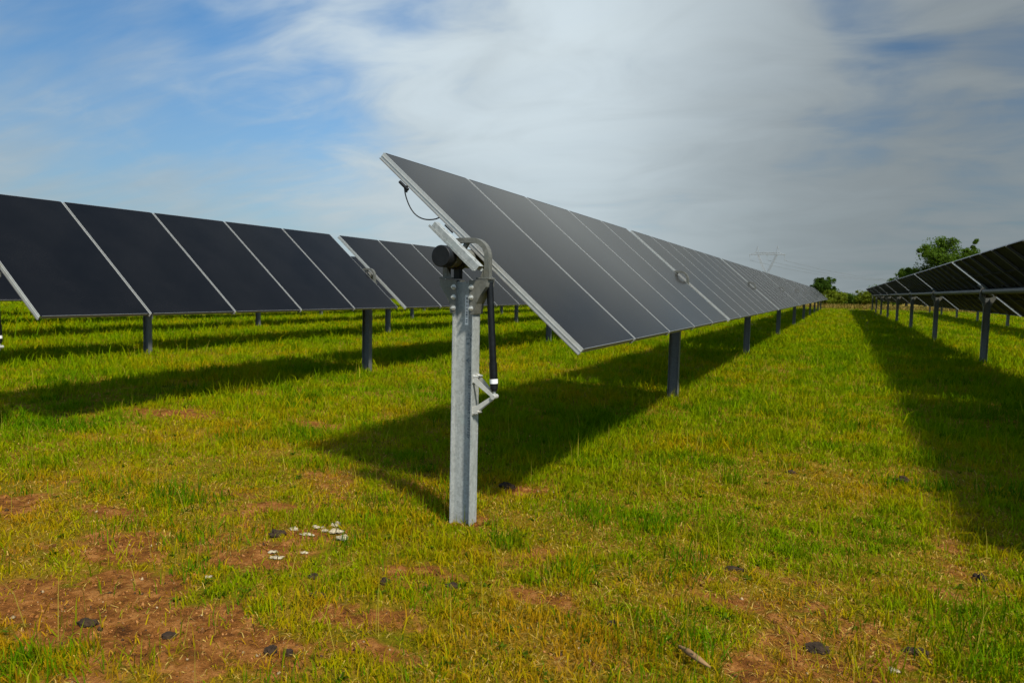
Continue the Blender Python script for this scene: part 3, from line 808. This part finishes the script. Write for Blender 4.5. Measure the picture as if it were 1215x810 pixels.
tree('broadleaf_tree', at_px(1118, 138), 12.0, 8.6, 'big loose-crowned tree rising behind the shaded panel row', 'tree', TG, 27, GREEN, False, 14)
tree('broadleaf_tree', at_px(976, 128), 4.9, 3.5, 'small round tree at the far end of the grey panel row', 'tree', TG, 5, DARK)
tree('broadleaf_tree', at_px(1152, 150), 12.6, 3.8, 'narrow treetop just showing over the shaded row beside the big tree', 'tree', TG, 9, GREEN)
tree('broadleaf_tree', at_px(1076, 142), 7.0, 5.6, 'low tree at the foot of the big loose-crowned tree', 'tree', TG, 12, GREEN)
BUSH = [(988, 120, 2.9, 4.6, LIGHT, 'bright green bush hugging the foot of the small round tree'),
        (1003, 132, 2.4, 4.4, GREEN, 'low bush in the gap between the two row ends, left half'),
        (1017, 138, 2.0, 4.6, DARK, 'lowest bush in the middle of the gap between the row ends'),
        (1031, 130, 3.1, 4.4, LIGHT, 'light green bush just left of the shaded row end'),
        (1046, 134, 4.6, 5.4, GREEN, 'taller bush standing behind the end of the shaded row'),
        (1060, 140, 4.9, 5.0, GREEN, 'bush behind the shaded row, between the taller bush and low tree'),
        (1098, 146, 6.0, 6.4, DARK, 'dark bush behind the shaded row, under the big tree')]
for i, (px, dist, H, W_, c, lab) in enumerate(BUSH): tree('bush', at_px(px, dist), H*.82, W_*.92, lab, 'bush', BG, 40+i, c, True)
# rough dry growth at the field edge
n = 26000
th = rng.uniform(-.30, .62, n)+YAW*0; rr_ = rng.uniform(100, 116, n)
x, y = np.sin(th)*rr_*1.0, np.cos(th)*rr_
h = rng.uniform(.25, .75, n)*np.clip(fbm(x, y, .25, 3, 140)*1.6, .4, 1.4)
pal = np.array([(.20, .13, .03), (.14, .11, .02), (.10, .10, .015), (.24, .17, .05)])
rg_ = blades('rough_grass', x, y, h, np.full(n, .06), rng.uniform(.1, .6, n), rng.uniform(0, 6.28, n), (pal[rng.integers(0, 4, n)]*rng.uniform(.7, 1.1, n)[:, None]).astype(np.float32), M_STRAW, z0=np.full(n, -.02))
tag(rg_, 'strip of tall dry brownish grass at the far end of the field', 'rough grass', kind='stuff')

# ------------------------------------------------------------------ transmission line
M_LAT = simple('tower_galvanizing', (.27, .29, .30), .55, .2, 3, .08)
M_WIRE = simple('aluminium_conductor', (.16, .18, .19), .6, .2, 3, .08)
def bar(m, a, b_, r_=.11): m.tube([a, b_], r_, M_LAT, 4, False)
def tower(loc, rz, label):
    root = empty('transmission_tower', loc); root.rotation_euler.z = rz; tag(root, label, 'tower', 'lattice towers of the far power line')
    m = MB(); Hw = 14.0
    def leg(x0, x1, z0, z1, n=5, w0=1.2, w1=.7):
        for s in (-1, 1):
            for u in (-1, 1): bar(m, (x0+s*w0/2, u*w0/2, z0), (x1+s*w1/2, u*w1/2, z1), .10)
        for i in range(n):
            f0, f1 = i/n, (i+1)/n; xa, xb = x0+(x1-x0)*f0, x0+(x1-x0)*f1; za, zb = z0+(z1-z0)*f0, z0+(z1-z0)*f1; wa = w0+(w1-w0)*f0; wb = w0+(w1-w0)*f1
            for u in (-1, 1): bar(m, (xa-wa/2, u*wa/2, za), (xb+wb/2, u*wb/2, zb), .07); bar(m, (xa+wa/2, u*wa/2, za), (xb-wb/2, u*wb/2, zb), .07)
    leg(-3.4, -.9, 0, Hw, 6, 1.8, .9); leg(3.4, .9, 0, Hw, 6, 1.8, .9)
    bar(m, (-.9, 0, Hw), (.9, 0, Hw))
    leg(-.9, -4.6, Hw, 22.5, 5, .9, .8); leg(.9, 4.6, Hw, 22.5, 5, .9, .8)
    m.build('tower_body', root)
    m = MB()
    for z in (22.5, 23.6):
        for u in (-.45, .45): bar(m, (-9.0 if z < 23 else -5.2, u, z), (9.0 if z < 23 else 5.2, u, z), .10)
    for i in range(12):
        xa = -5.2+i*10.4/12; xb = xa+10.4/12
        for u in (-.45, .45): bar(m, (xa, u, 22.5), ((xa+xb)/2, u, 23.6), .07); bar(m, ((xa+xb)/2, u, 23.6), (xb, u, 22.5), .07)
    for s in (-1, 1):
        bar(m, (s*9.0, 0, 22.5), (s*5.2, 0, 23.6)); bar(m, (s*4.2, 0, 23.6), (s*5.0, 0, 27.0)); bar(m, (s*5.8, 0, 23.2), (s*5.0, 0, 27.0))
    m.build('cross_arm', root)
    for xx in (-8.6, 0, 8.6):
        m = MB(); m.tube([(xx, 0, 22.4), (xx, 0, 19.6)], .10, M_LAT, 6); m.build('insulator', root)
    return root
T1 = Vector(at_px(908, 395)); T2 = Vector(at_px(1150, 640))
dirv = (T2-T1).normalized(); rz = math.atan2(dirv.y, dirv.x)-math.pi/2+.55
tower(T1, rz, 'pale lattice power tower standing over the end of the grey panel row')
tower(T2, rz, 'farther lattice power tower hidden behind the shaded panel row and trees')
WL = ['nearest of the power line wires drooping away from the pale tower', 'middle wire of the power line drooping away from the pale tower', 'farthest of the power line wires drooping away from the pale tower']
cz, sz = math.cos(rz), math.sin(rz)
for i, xx in enumerate((8.6, 0, -8.6)):
    a = T1+Vector((cz*xx, sz*xx, 19.6)); b_ = T2+Vector((cz*xx, sz*xx, 19.6)); m = MB()
    m.tube([a.lerp(b_, k/24)-Vector((0, 0, 7.0*4*(k/24)*(1-k/24))) for k in range(25)], .09, M_WIRE, 5, False)
    tag(m.build('power_line'), WL[i], 'power line', 'wires of the far power line')

# ------------------------------------------------------------------ clods, chalky lumps, wood
def clod_mat(name, lo, hi, sc=20):
    def b(t, p, o):
        tc = t.node('ShaderNodeTexCoord'); n = t.noise(tc.outputs['Object'], sc, 6, .65)
        t.put(p.inputs['Base Color'], t.ramp(n, ((.32, lo), (.68, hi)))); p.inputs['Roughness'].default_value = .95; p.inputs['Specular IOR Level'].default_value = .2
        bn = t.node('ShaderNodeBump'); bn.inputs['Strength'].default_value = .8; bn.inputs['Distance'].default_value = .01
        t.put(bn.inputs['Height'], n); t.l.new(bn.outputs[0], p.inputs['Normal'])
    return mat(name, b)
M_CLOD = clod_mat('dark_clod', (.010, .0068, .004), (.046, .027, .014)); M_CHALK = clod_mat('chalky_lump', (.17, .135, .075), (.48, .41, .28), 14)
M_WOOD = clod_mat('weathered_wood', (.13, .07, .03), (.30, .18, .08), 10)
def lump(name, x, y, sx, sy, sz, m_, label, cat, group, seed, rot=0):
    """several crumbly pieces grown into one irregular lump, half sunk in the turf"""
    rr = random.Random(seed); bm = bmesh.new(); k = rr.choice((2, 3, 3, 4)) if name == 'dirt_clod' else rr.choice((5, 6, 7))
    for q in range(k):
        t = bmesh.new(); bmesh.ops.create_icosphere(t, subdivisions=3, radius=1)
        c = Vector((rr.uniform(-.55, .55), rr.uniform(-.5, .5), rr.uniform(-.15, .25))) if q else Vector((0, 0, 0)); f = rr.uniform(.42, .72) if q else .72
        if name != 'dirt_clod': f *= .62; c = Vector((rr.uniform(-.8, .8), rr.uniform(-.8, .8), rr.uniform(-.1, .35)))
        sd = rr.uniform(0, 50)
        for v in t.verts:
            d = v.co.normalized()
            n_ = mnoise.noise(d*1.7+Vector((sd, 0, 0)))*.45+mnoise.noise(d*4.5+Vector((0, sd, 0)))*.28+mnoise.noise(d*11+Vector((0, 0, sd)))*.14
            p_ = d*f*(1+n_)+c; v.co = Vector((p_.x*sx, p_.y*sy, max(-.55, p_.z)*sz))
        tm = bpy.data.meshes.new('t'); t.to_mesh(tm); t.free(); bm.from_mesh(tm); bpy.data.meshes.remove(tm)
    b_ = MB(); b_.bm(bm, m_, False); z = float(gz(np.array([x]), np.array([y]))[0])
    o = b_.build(name); o.location = (x, y, z+sz*(.42 if name != 'dirt_clod' else .25)); o.rotation_euler.z = rot+rr.uniform(-.3, .3); return tag(o, label, cat, group)
CG = 'dark clods lying in the grass'
CL = [(-3.04, 2.03, .055, .032, .030, 'dark elongated clod on bare red soil, nearest the lower left corner'),
      (-2.60, 2.10, .045, .030, .018, 'flat dark clod on bare red soil between two other clods'),
      (-2.13, 2.22, .028, .030, .026, 'left lump of the dark pair of clods on red soil'),
      (-2.06, 2.25, .026, .026, .026, 'right lump of the dark pair of clods on red soil'),
      (.37, 3.54, .060, .035, .022, 'broad flat dark clod at the lower right, near the pale chip'),
      (-.02, 3.39, .055, .040, .022, 'dark clod among grass left of the broad flat clod'),
      (-.49, 4.12, .075, .022, .020, 'long thin dark clod in the sunlit lane grass'),
      (.80, 4.67, .040, .035, .040, 'dark upright clod at the shadow edge on the right'),
      (.56, 6.81, .060, .045, .045, 'dark rounded clod inside the right-hand panel shadow'),
      (-.33, 6.62, .055, .035, .030, 'farthest dark clod in the sunlit lane grass'),
      (-.91, 3.14, .020, .018, .024, 'tiny dark clod standing in the lower middle grass'),
      (-2.30, 2.74, .050, .032, .022, 'brownish dark clod below the white lumps'),
      (-2.48, 2.90, .034, .030, .024, 'dark clod in the green tuft just under the white lumps'),
      (-2.10, 3.02, .035, .028, .024, 'dark clod halfway between the white lumps and end post'),
      (-1.78, 3.15, .045, .028, .020, 'dark clod in front of the tall end post'),
      (-2.32, 4.98, .085, .050, .045, 'dark clod in shade right behind the tall end post'),
      (-3.12, 3.30, .060, .045, .040, 'dark clod touching the left side of the white lumps')]
for i, (x_, y_, a_, b2, c_, lab) in enumerate(CL): lump('dirt_clod', x_, y_, a_, b2, c_, M_CLOD, lab, 'clod', CG, 200+i, .43)
CH = [(-2.88, 3.59, .028, .024, .030, 'topmost white chalky lump of the heap in the grass'), (-2.83, 3.49, .065, .030, .022, 'wide flat white chalky lump in the middle of the heap'),
      (-2.70, 3.41, .042, .030, .030, 'bright white chalky lump at the lower right of the heap'), (-2.93, 3.40, .070, .026, .014, 'flat greyish chalky slab at the front of the heap'),
      (-2.98, 3.52, .040, .026, .018, 'small chalky lump at the left edge of the white heap'), (-3.10, 3.45, .045, .026, .016, 'outlying chalky lump left of the white heap'),
      (-2.95, 3.08, .035, .022, .014, 'flat chalky chip in front of the white heap'), (-2.86, 3.03, .040, .024, .014, 'larger chalky chip at the front, nearest the camera'),
      (-2.76, 3.16, .030, .020, .012, 'pale chip in the green tuft below the white heap')]
for i, (x_, y_, a_, b2, c_, lab) in enumerate(CH): lump('chalk_lump', x_, y_, a_, b2, c_, M_CHALK, lab, 'stone', 'white chalky lumps near the end post', 300+i, .4)
lump('pale_chip', .29, 3.33, .028, .020, .016, M_CHALK, 'pale cream chip lying alone in the lower right grass', 'stone', None, 330)
lump('pale_chip', -2.99, 2.67, .020, .016, .014, M_CHALK, 'small pale chip on the red soil left of the clods', 'stone', None, 331)
# splintered wood
m = MB(); m.tube([(-.09, .02, 0), (-.02, 0, .012), (.05, -.01, .012), (.10, .0, .0)], .012, M_WOOD, 7, True, [.006, .014, .013, .004])
wo = m.build('wood_splinter'); wo.location = (-.50, 2.97, .03); wo.rotation_euler.z = -.55; tag(wo, 'brown wood splinter lying in the grass at the bottom', 'wood')
